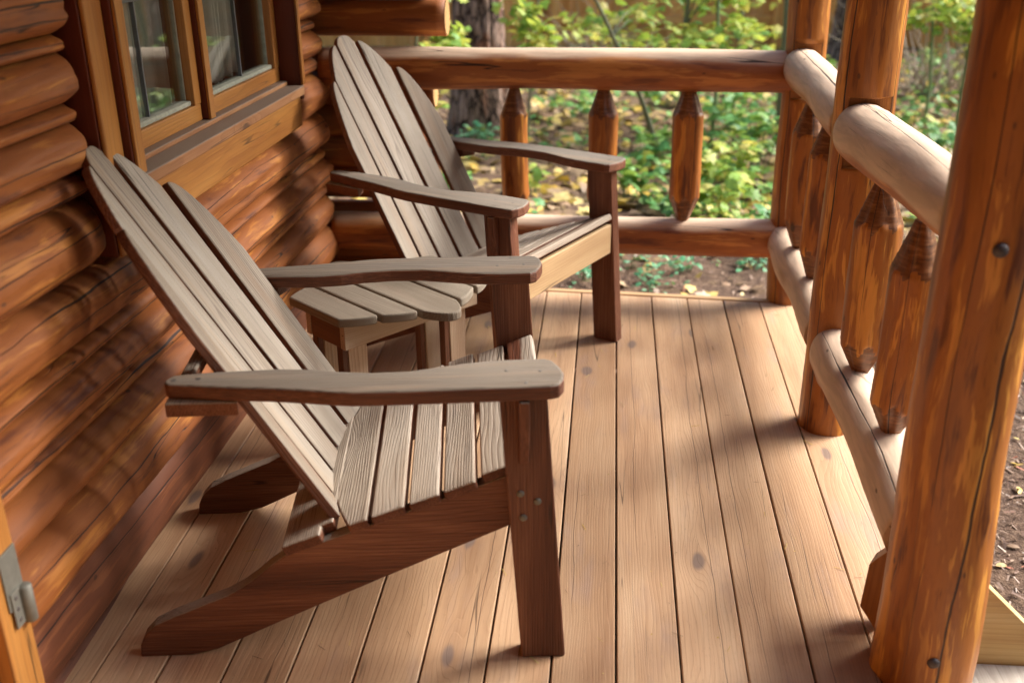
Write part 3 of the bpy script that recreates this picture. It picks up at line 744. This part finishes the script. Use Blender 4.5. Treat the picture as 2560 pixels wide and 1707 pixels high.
def copy_tree(o, parent=None):
    c = o.copy(); COL.objects.link(c); c.parent = parent
    for ch in [q for q in bpy.data.objects if q.parent == o]: copy_tree(ch, c)
    return c
ch = make_chair()
ch.location = (-1.0153, 2.0716, 0); ch.rotation_euler = (0, 0, .1298)
tag(ch, 'large weathered Adirondack chair nearest the camera, below the window', 'chair', 'Adirondack chairs on the porch')
bpy.context.view_layer.update()
ch2 = copy_tree(ch)
ch2.location = (-.884, 3.685, 0); ch2.rotation_euler = (0, 0, -.492); ch2.scale = (.983, .955, .99)
tag(ch2, 'weathered Adirondack chair in the far corner in front of the far railing', 'chair')

# ------------------------------------------------------------------ side table
def make_table():
    t = empty('side_table', (-.610, 2.836, 0), radians(-41))
    zt = .46; th = .026
    def slat(y0, y1, x0, x1, tip0, tip1):
        """tips given as lists of (x offset at fraction across)"""
        n = len(tip1) - 1
        e1 = [(x1 - tip1[i], y0 + (y1 - y0) * i / n) for i in range(n + 1)]
        e0 = [(x0 + tip0[i], y0 + (y1 - y0) * i / n) for i in range(n, -1, -1)]
        board('slat', M['table'], t, e1 + e0, th, ((0, 0, zt - th), (1, 0, 0), (0, 1, 0), (0, 0, 1)), .005, 'a', seg=2)
    arc = lambda d: [d * abs(q) ** 2.2 for q in np.linspace(-1, 1, 11)]
    ris = lambda d: [d * (1 - q) ** 1.6 for q in np.linspace(0, 1, 9)]
    slat(-.256, -.163, -.165, .152, ris(.035), ris(.05))
    slat(-.155, -.069, -.205, .205, ris(.035), ris(.045))
    slat(-.060, .059, -.285, .285, arc(.07), arc(.07))
    slat(.068, .157, -.205, .222, ris(.035)[::-1], ris(.045)[::-1])
    slat(.165, .253, -.145, .182, ris(.03)[::-1], ris(.05)[::-1])
    z0, z1 = .362, zt - th - .001
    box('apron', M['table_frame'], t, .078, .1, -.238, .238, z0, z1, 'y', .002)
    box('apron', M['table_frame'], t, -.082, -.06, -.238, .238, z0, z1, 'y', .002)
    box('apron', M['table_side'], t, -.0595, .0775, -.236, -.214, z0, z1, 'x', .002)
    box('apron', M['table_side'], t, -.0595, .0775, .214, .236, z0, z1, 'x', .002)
    for sx in (-1, 1):
        for sy in (-1, 1):
            x = .055 if sx > 0 else -.0595; y = .148 if sy > 0 else -.2135
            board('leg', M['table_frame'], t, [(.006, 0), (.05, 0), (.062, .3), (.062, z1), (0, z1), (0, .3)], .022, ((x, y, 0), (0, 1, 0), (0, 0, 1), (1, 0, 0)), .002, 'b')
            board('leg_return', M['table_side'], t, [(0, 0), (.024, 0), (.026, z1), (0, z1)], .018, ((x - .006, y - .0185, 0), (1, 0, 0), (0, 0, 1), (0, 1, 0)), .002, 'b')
    tag(t, 'low gray slatted side table with curved ends between the two chairs', 'table')
make_table()

# ------------------------------------------------------------------ forest behind
MAPLE = [(0, -.5), (.12, -.32), (.42, -.36), (.3, -.12), (.5, .08), (.26, .12), (.2, .3), (.0, .56), (-.2, .3), (-.26, .12), (-.5, .08), (-.3, -.12), (-.42, -.36), (-.12, -.32)]
OVAL = [(0, -.5), (.2, -.3), (.27, 0), (.18, .3), (0, .52), (-.18, .3), (-.27, 0), (-.2, -.3)]
class Leaves:
    def __init__(s, seed): s.V = []; s.F = []; s.r = random.Random(seed)
    def leaf(s, p, size, nrm, shape=MAPLE, droop=.18):
        nrm = Vector(nrm).normalized(); u = nrm.orthogonal().normalized()
        a = s.r.uniform(0, 2 * pi); w = nrm.cross(u); e = u * cos(a) + w * sin(a); f = nrm.cross(e)
        b = len(s.V); p = Vector(p); s.V.append(p + nrm * size * .02)
        for (x, y) in shape:
            s.V.append(p + e * (x * size) + f * (y * size) - nrm * (droop * size * (x * x + y * y) * 2) + nrm * (abs(x) * .12 * size))
        n = len(shape)
        for i in range(n): s.F.append((b, b + 1 + i, b + 1 + (i + 1) % n))
    def make(s, name, mat, parent=None): return mesh(name, s.V, s.F, mat, parent)
def nup(r, k=.8): return Vector((r.gauss(0, k * .6), r.gauss(0, k * .6), 1))
def sapling(x, y, label, h=2.2, lean=(0, 0), rad=.018, sprays=(), seed=1, mat='maple', stem='twig', leaf=.075, group='maple saplings behind the railing'):
    """sprays: (dx, dy, z, radius, thickness, count)"""
    r = random.Random(seed); z0 = gz(x, y) - .05
    t = empty('maple_sapling', (x, y, gz(x, y)))
    V = []; F = []; pts = []; bz = gz(x, y)
    for i in range(12):
        f = i / 11; pts.append(Vector((lean[0] * f ** 1.3 + .03 * mnoise.noise(Vector((seed, f * 3, 0))), lean[1] * f + .03 * mnoise.noise(Vector((seed, f * 3, 5))), -.05 + (h + .05) * f)))
    tube_into(V, F, pts, [rad * (1 - .6 * i / 11) for i in range(12)], 8)
    L = Leaves(seed * 7 + 1)
    for (dx, dy, zc, R, T_, n) in sprays:
        zc -= bz
        f = min(.95, max(.15, (zc - .1) / h)); a = pts[int(f * 11)]
        c = Vector((dx, dy, zc))
        nb = max(3, int(n / 28))
        for k in range(nb):
            e = c + Vector((r.gauss(0, R * .6), r.gauss(0, R * .6), r.gauss(0, T_ * .6)))
            mid = a.lerp(e, .5) + Vector((0, 0, .05))
            tube_into(V, F, [a, mid, e], [rad * .35, rad * .22, .002], 5)
            for q in range(int(n / nb)):
                w = r.random() ** .7
                pb = a.lerp(e, .35 + .65 * w) if r.random() < .3 else e
                p = pb + Vector((r.gauss(0, R * .33), r.gauss(0, R * .33), r.gauss(0, T_ * .4)))
                L.leaf(p, leaf * r.uniform(.7, 1.5), nup(r, .8), MAPLE)
    mesh('stem', V, F, M[stem], t, smooth=True)
    if L.V: L.make('foliage', M[mat], t)
    return tag(t, label, 'sapling', group)
# sprays use absolute z; offsets are from the stem foot
sapling(.35, 7.95, 'gray leaning sapling crossing behind the far railing', 1.35, (-.62, -.6), .022, [(-.3, .1, .62, .3, .1, 60), (.0, .1, .42, .25, .06, 40)], 3)
sapling(-.62, 7.7, 'bright yellow green maple sapling right of the big pine', 1.9, (.25, .05), .012, [(.08, 0, .6, .17, .13, 120), (.12, .1, .35, .16, .06, 45), (.2, .0, 1.1, .3, .2, 60)], 5)
sapling(-1.35, 7.2, 'yellow green maple sapling at the left side of the big pine', 1.7, (.2, -.1), .012, [(.2, -.1, .55, .2, .09, 90), (.16, -.3, .2, .1, .12, 30), (.1, .0, 1.0, .3, .2, 40)], 6)
sapling(.55, 8.5, 'leafy yellow maple sapling behind the middle of the far railing', 2.3, (.0, 0), .024, [(-.1, -.3, .52, .38, .1, 110), (.2, -.3, .42, .3, .06, 60), (-.45, .1, .36, .28, .06, 56), (.25, .0, .75, .3, .12, 60), (0, 0, 1.3, .5, .3, 120)], 8)
sapling(.98, 8.8, 'tall sapling left of the corner post carrying yellow and green leaves', 2.4, (.05, 0), .02, [(-.1, -.4, .55, .28, .1, 70), (.1, -.3, .36, .22, .06, 44), (.0, 0, .8, .3, .15, 90), (-.15, -.2, .2, .2, .05, 34)], 9)
sapling(1.22, 7.9, 'straight gray green sapling close beside the corner post', 2.6, (-.12, -.2), .027, [(-.15, -.2, .3, .18, .05, 40), (.0, 0, 1.3, .4, .3, 80)], 10)
sapling(.75, 8.1, 'thin green sapling stem behind the third baluster', 2.2, (.05, .1), .016, [(.05, 0, .35, .2, .05, 24), (0, 0, 1.2, .4, .3, 60)], 11, stem='green_stem')
sapling(2.55, 8.2, 'green stemmed maple sapling seen between the thick and middle posts', 2.2, (.03, .0), .016, [(-.2, 0, .55, .2, .1, 90), (.05, -.2, .62, .25, .15, 120), (-.05, .0, .38, .14, .06, 40), (0, 0, 1.2, .4, .3, 80)], 12, stem='green_stem')
sapling(2.75, 8.0, 'green sapling just left of the thick post top', 2.3, (.05, 0), .013, [(.05, 0, .58, .2, .18, 110), (0, 0, 1.3, .4, .3, 60)], 13, stem='green_stem')
sapling(2.42, 8.6, 'thin bent green sapling beside the middle post', 2.0, (-.1, 0), .014, [(-.05, -.1, .6, .2, .1, 60)], 14, stem='green_stem')
sapling(5.8, 4.6, 'bushy maple sapling beyond the side railing', 1.7, (.1, .0), .02, [(0, 0, .6, .6, .4, 200), (0, 0, 1.0, .5, .3, 150)], 31)
sapling(6.3, 2.2, 'wide maple sapling facing the window from the clearing', 1.8, (.1, .0), .02, [(0, 0, .5, .7, .4, 200), (0, 0, 1.0, .6, .3, 160)], 32)
sapling(6.6, 6.8, 'maple sapling at the edge of the clearing on the right', 1.9, (.1, .0), .02, [(0, 0, .6, .7, .4, 200), (0, 0, 1.1, .6, .3, 160)], 33)
def small_plant(x, y, label, n=60, R=.25, h=.3, mat='under', seed=1, leaf=.06, shape=OVAL, name='woodland_plant', cat='plant', group='low plants behind the railing'):
    r = random.Random(seed); z = gz(x, y)
    t = empty(name, (x, y, z)); V = []; F = []; L = Leaves(seed + 99)
    k = max(4, n // 9)
    for i in range(k):
        a = r.uniform(0, 2 * pi); d = R * r.random() ** .6; e = Vector((cos(a) * d, sin(a) * d, h * r.uniform(.4, 1)))
        mid = e * .5 + Vector((0, 0, h * .2)); tube_into(V, F, [Vector((e.x * .15, e.y * .15, -.03)), mid, e], [.004, .003, .0015], 5)
        for q in range(n // k):
            p = mid.lerp(e, r.random()) + Vector((r.gauss(0, .05), r.gauss(0, .05), r.gauss(0, .025)))
            L.leaf(p, leaf * r.uniform(.6, 1.3), nup(r, .7), shape)
    mesh('stems', V, F, M['green_stem'], t); L.make('foliage', M[mat], t)
    return tag(t, label, cat, group)
PL = [(.72, 6.5, 130, .34, .42, 'lush green plant with yellow tips just left of the corner post'), (.98, 7.2, 130, .35, .5, 'tall leafy green plant behind the corner post'),
      (.42, 6.25, 80, .28, .28, 'green plant below the third baluster'), (.12, 6.5, 60, .26, .24, 'low green plant between the second and third balusters'),
      (.62, 5.95, 80, .28, .3, 'broad green plant nearest the far bottom rail at right'), (.9, 8.0, 90, .4, .45, 'far green plant above the corner of the railing'),
      (.3, 7.4, 60, .3, .25, 'pale green plant behind the leaning sapling foot'), (-.2, 8.7, 70, .45, .2, 'spreading green plant behind the second baluster'),
      (-.45, 6.6, 30, .2, .15, 'small green plant below the first baluster'), (-.95, 6.4, 34, .2, .2, 'small green plant beside the far chair back'),
      (2.3, 7.4, 44, .25, .28, 'green plant low between the middle and thick posts'), (2.45, 6.6, 40, .22, .25, 'bright green plant just right of the middle post'),
      (1.3, 6.9, 60, .3, .4, 'green plant seen between corner and middle posts'), (2.05, 9.6, 60, .4, .3, 'distant green plant right of the corner post'),
      (1.0, 5.7, 50, .25, .3, 'green plant directly behind the corner post foot'), (.35, 9.2, 80, .5, .25, 'distant yellow green ground plant under the leafy sapling')]
for i, (x, y, n, R_, h, lb) in enumerate(PL):
    small_plant(x, y, lb, n, R_, h, 'under' if i % 4 else 'maple', 200 + i, .095, MAPLE if i % 3 == 0 else OVAL)
for i, (x, y, lb) in enumerate([(-.93, 7.86, 'blue green fern at the foot of the big pine'), (.12, 5.28, 'small fern behind the deck edge right of the far chair leg'), (.40, 5.30, 'small fern in the middle under the far bottom rail'), (.68, 5.34, 'small fern near the corner post behind the deck edge'), (-.12, 5.1, 'small fern sprig showing left of the far chair leg'), (.2, 5.02, 'low fern sprig closest to the deck edge')]):
    small_plant(x, y, lb, 110 if i == 0 else 44, .2 if i == 0 else .14, .14 if i == 0 else .08, 'teal', 300 + i, .045 if i == 0 else .04, OVAL, 'fern', 'fern', 'ferns behind the railing')

# pines
def pine(x, y, r0, seed, label, h=9.0):
    t = empty('pine_tree', (x, y, gz(x, y)))
    na, m = 72, 170; V = []; F = []; G = []; off = goff(); zs = [(-.15 + 3.2 * (i / 130)) if i < 131 else 3.05 + (h - 3.05) * ((i - 130) / (m - 130)) for i in range(m + 1)]
    for i, z in enumerate(zs):
        flare = .07 * math.exp(-max(0, z) * 3.2)
        for j in range(na):
            a = 2 * pi * j / na; ca, sa = cos(a), sin(a)
            q = Vector((ca * 3.4, sa * 3.4, z * 1.4 + seed))
            rid = abs(mnoise.noise(Vector((ca * 5.2 + seed, sa * 5.2, z * 1.1)))) + .5 * abs(mnoise.noise(Vector((ca * 11, sa * 11 + seed, z * 3))))
            r = (r0 * (1 - .6 * max(0, z) / h) + flare) * (1 + .05 * mnoise.noise(q)) + .075 * r0 / .2 * (min(rid, .42) - .25)
            V.append((ca * r, sa * r, z)); G.append(Vector((z, ca * r0, sa * r0)) + off)
    for i in range(m):
        for j in range(na):
            a = i * na + j; b = i * na + (j + 1) % na; F.append((a, b, b + na, a + na))
    mesh('trunk', V, F, M['bark'], t, G, smooth=True)
    rr = random.Random(seed); L = Leaves(seed); Vb = []; Fb = []
    for k in range(46):
        z = rr.uniform(5.0, h); a = rr.uniform(0, 2 * pi); l = (h + 1.2 - z) * .32 + .5
        e = Vector((cos(a) * l, sin(a) * l, z + .25)); tube_into(Vb, Fb, [(0, 0, z), e * .5 + Vector((0, 0, z * .5 + .1)), e], [.03, .02, .006], 5)
        for q in range(24):
            f = rr.uniform(.3, 1); p = Vector((0, 0, z)).lerp(e, f) + Vector((rr.gauss(0, .16), rr.gauss(0, .16), rr.gauss(0, .09)))
            L.leaf(p, rr.uniform(.18, .34), nup(rr, 1.3), [(0, -.5), (.08, -.1), (.5, .1), (.1, .12), (0, .5), (-.1, .12), (-.5, .1), (-.08, -.1)])
    L.make('crown', M['needle'], t); mesh('branches', Vb, Fb, M['bark'], t)
    tag(t, label, 'tree', 'pine trees behind the railing')
pine(-1.01, 8.38, .195, 4, 'thick pine trunk with furrowed bark behind the far chair', 10)
pine(2.52, 11.7, .24, 9, 'dark pine trunk seen between the corner and middle posts', 10)
pine(7.9, 3.9, .2, 14, 'pine standing in the clearing to the right of the porch', 10)

# fence at the back
def fence():
    t = empty('board_fence', (0, 12.6, GZ)); Bd = Multi(); r = random.Random(5)
    x = -9.0; k = 0
    while x < 12:
        w = r.uniform(.17, .2); y = 0 if k % 2 else .02
        Bd.board([(0, 0), (2.1, 0), (2.1, w - .005), (0, w - .005)], .022, ((x, y, .0), (0, 0, 1), (1, 0, 0), (0, 1, 0)), 0); x += w; k += 1
    Bd.make('boards', M['fence'], t)
    for z in (.26, 1.0, 1.8): box('rail', M['fence'], t, -9, 12, -.055, -.012, z, z + .095, 'x', .003)
    for i in range(9): box('fence_post', M['fence'], t, -8 + i * 2.44, -7.9 + i * 2.44, -.16, -.06, -.1, 2.15, 'z', .004)
    tag(t, 'orange brown board fence at the back of the wood', 'fence')
fence()
# tangled dead twigs by the fence on the right
def brush(x, y, label, n=34, seed=2, h=.75):
    t = empty('dead_shrub', (x, y, gz(x, y))); V = []; F = []; r = random.Random(seed)
    for i in range(n):
        p = Vector((r.gauss(0, .12), r.gauss(0, .12), -.02)); d = Vector((r.gauss(0, .7), r.gauss(0, .4), r.uniform(.3, 1.2))).normalized(); pts = [p]
        for k in range(6):
            d = (d + Vector((r.gauss(0, .2), r.gauss(0, .2), r.gauss(0, .15) - .04))).normalized(); p = p + d * h * .24; pts.append(p.copy())
        tube_into(V, F, pts, [.009 - .0013 * k for k in range(7)], 5)
    mesh('twigs', V, F, M['dead'], t); tag(t, label, 'dead shrub', 'dead brushwood at the back')
brush(2.75, 9.9, 'tangle of bare pale twigs in front of the fence between the posts', 44, 2, .85)
brush(-.1, 11.6, 'bare twiggy shrub in front of the fence above the far railing', 26, 3, .7)
def fallen(p, label, r=.016):
    V = []; F = []; pts = []
    a, b = Vector(p[0]), Vector(p[1])
    for i in range(9):
        f = i / 8; q = a.lerp(b, f); pts.append((q.x + .03 * mnoise.noise(Vector((f * 4, a.x, 0))), q.y + .04 * mnoise.noise(Vector((f * 4, a.x, 7))), gz(q.x, q.y) + .012))
    tube_into(V, F, pts, [r * (1 - .06 * i) for i in range(9)], 7)
    tag(mesh('fallen_branch', V, F, M['dead'], smooth=True), label, 'fallen branch', 'fallen branches')
fallen(((1.3, 2.62), (1.9, 2.72)), 'pale stick on the mulch beside the steps', .008)
fallen(((1.62, 4.3), (2.0, 3.7)), 'stick on the bare soil right of the thick post', .012)
fallen(((2.0, 9.4), (2.75, 9.2)), 'pale fallen branch on the ground between the posts', .02)

# ground cover: leaf litter, mulch, scattered seedlings
def litter():
    L = Leaves(11); r = L.r; n = 0
    while n < 5200:
        x, y = r.uniform(-2.6, 4.6), 4.3 + 8.2 * r.random() ** 1.5
        if y < 5.6 and r.random() < .72: continue
        if abs(x) > .5 * y: continue
        L.leaf((x, y, gz(x, y) + r.uniform(.004, .03)), r.uniform(.05, .15) * (1 if y > 5.5 else .7), nup(r, .55), MAPLE if r.random() < .6 else OVAL, .1); n += 1
    n = 0
    while n < 700:
        x, y = r.uniform(.9, 4), r.uniform(1.5, 5)
        L.leaf((x, y, gz(x, y) + .008), r.uniform(.02, .05), nup(r, .4), OVAL, .1); n += 1
    tag(L.make('leaf_litter', M['litter']), kind='stuff')
litter()
def mulch():
    L = Leaves(12); r = L.r
    chip = [(-.12, -.5), (.12, -.5), (.15, .5), (-.1, .5)]
    for i in range(15000):
        if i < 11500: x, y = r.uniform(.82, 3.2), r.uniform(1.2, 4.6)
        else: x, y = r.uniform(-1, 1.2), r.uniform(4.1, 5.9)
        L.leaf((x, y, gz(x, y) + r.uniform(0, .014)), r.uniform(.01, .042) * (.7 if r.random() < .7 else 1), nup(r, .5), chip, 0)
    tag(L.make('bark_mulch', M['chips']), kind='stuff')
mulch()
def cover():
    L = Leaves(13); r = L.r
    for i in range(470):
        x = r.uniform(-1.6, 3.6); y = r.uniform(6.0, 12.0)
        w = .25 + .75 * sstep(x + .3 * mnoise.noise(Vector((x, y, 0))) * 4, -.2, .9)
        if r.random() > w or abs(x) > .5 * y: continue
        for q in range(r.randint(5, 13)):
            L.leaf((x + r.gauss(0, .09), y + r.gauss(0, .09), gz(x, y) + r.uniform(.02, .14)), r.uniform(.045, .1), nup(r, .7), OVAL if r.random() < .5 else MAPLE)
    tag(L.make('ground_cover', M['under']), kind='stuff')
cover()
for f in LATE: f()

def forest():
    """the wood all round the clearing, read as one mass"""
    L = Leaves(21); r = L.r
    tri = [(0, -.5), (.3, -.2), (.5, .15), (.15, .5), (-.2, .42), (-.5, .1), (-.3, -.3)]
    for i in range(9000):
        a = r.uniform(0, 2 * pi); R_ = r.uniform(17, 24); z = r.random() ** .9 * 9.5
        x, y = R_ * cos(a), R_ * sin(a)
        if z > 6 + 3.5 * mnoise.noise(Vector((a * 6, 3, 1))) + 2: continue
        L.leaf((x, y, GZ + z), r.uniform(.35, .95), Vector((r.gauss(0, 1), r.gauss(0, 1), r.gauss(.5, 1))), tri)
    tag(L.make('forest', M['under']), kind='stuff')
forest()
def light_block():
    """dark evergreens added unseen behind the camera to cut light from that side"""
    L = Leaves(23); r = L.r
    tri = [(0, -.5), (.3, -.2), (.5, .15), (.15, .5), (-.2, .42), (-.5, .1), (-.3, -.3)]
    for i in range(6500):
        a = r.uniform(pi * 1.02, pi * 1.93); R_ = r.uniform(4.5, 8.5); z = r.random() * 6.5
        L.leaf((R_ * cos(a), R_ * sin(a), GZ + z), r.uniform(.25, .6), Vector((r.gauss(0, 1), r.gauss(0, 1), r.gauss(.4, 1))), tri)
    tag(L.make('evergreen_light_block', M['needle']), kind='stuff')
light_block()
# ------------------------------------------------------------------ light, sky, camera
EL, AZ = 37.0, 23.0      # elevation; azimuth measured from +x towards +y
d = Vector((cos(radians(EL)) * cos(radians(AZ)), cos(radians(EL)) * sin(radians(AZ)), sin(radians(EL))))
sun = bpy.data.lights.new('sun', 'SUN'); sun.energy = 4.4; sun.angle = radians(33.0); sun.color = (1, .94, .86)
so = bpy.data.objects.new('sun', sun); COL.objects.link(so); so.rotation_euler = d.to_track_quat('Z', 'Y').to_euler(); so.location = (6, 2, 6)
W = bpy.data.worlds.new('World'); S.world = W; W.use_nodes = True
nt = W.node_tree; nt.nodes.clear()
sky = nt.nodes.new('ShaderNodeTexSky'); sky.sky_type = 'NISHITA'; sky.sun_disc = False
sky.sun_elevation = radians(EL); sky.sun_rotation = radians(90 - AZ); sky.air_density = 1.0; sky.dust_density = 2.5
bg = nt.nodes.new('ShaderNodeBackground'); bg.inputs[1].default_value = .105
wo = nt.nodes.new('ShaderNodeOutputWorld')
nt.links.new(sky.outputs[0], bg.inputs[0]); nt.links.new(bg.outputs[0], wo.inputs[0])

pitch, yaw, roll, fpx = .4137, .0936, -.0134, 2704.26
fw = Vector((-sin(yaw) * cos(pitch), cos(yaw) * cos(pitch), -sin(pitch))); rt = Vector((cos(yaw), sin(yaw), 0)); dn = fw.cross(rt)
rt2 = rt * cos(roll) - dn * sin(roll); dn2 = rt * sin(roll) + dn * cos(roll)
cam = bpy.data.cameras.new('camera'); co = bpy.data.objects.new('camera', cam); COL.objects.link(co)
mw = Matrix.Identity(4)
for i in range(3): mw[i][0], mw[i][1], mw[i][2] = rt2[i], -dn2[i], -fw[i]
mw[0][3], mw[1][3], mw[2][3] = 0, 0, 1.545
co.matrix_world = mw
cam.sensor_width = 36; cam.lens = fpx / 2560 * 36; cam.clip_start = .05; cam.clip_end = 400
cam.dof.use_dof = True; cam.dof.focus_distance = 2.75; cam.dof.aperture_fstop = 2.4
S.camera = co
S.view_settings.view_transform = 'Standard'; S.view_settings.look = 'None'; S.view_settings.gamma = 1
S.view_settings.exposure = 1.72
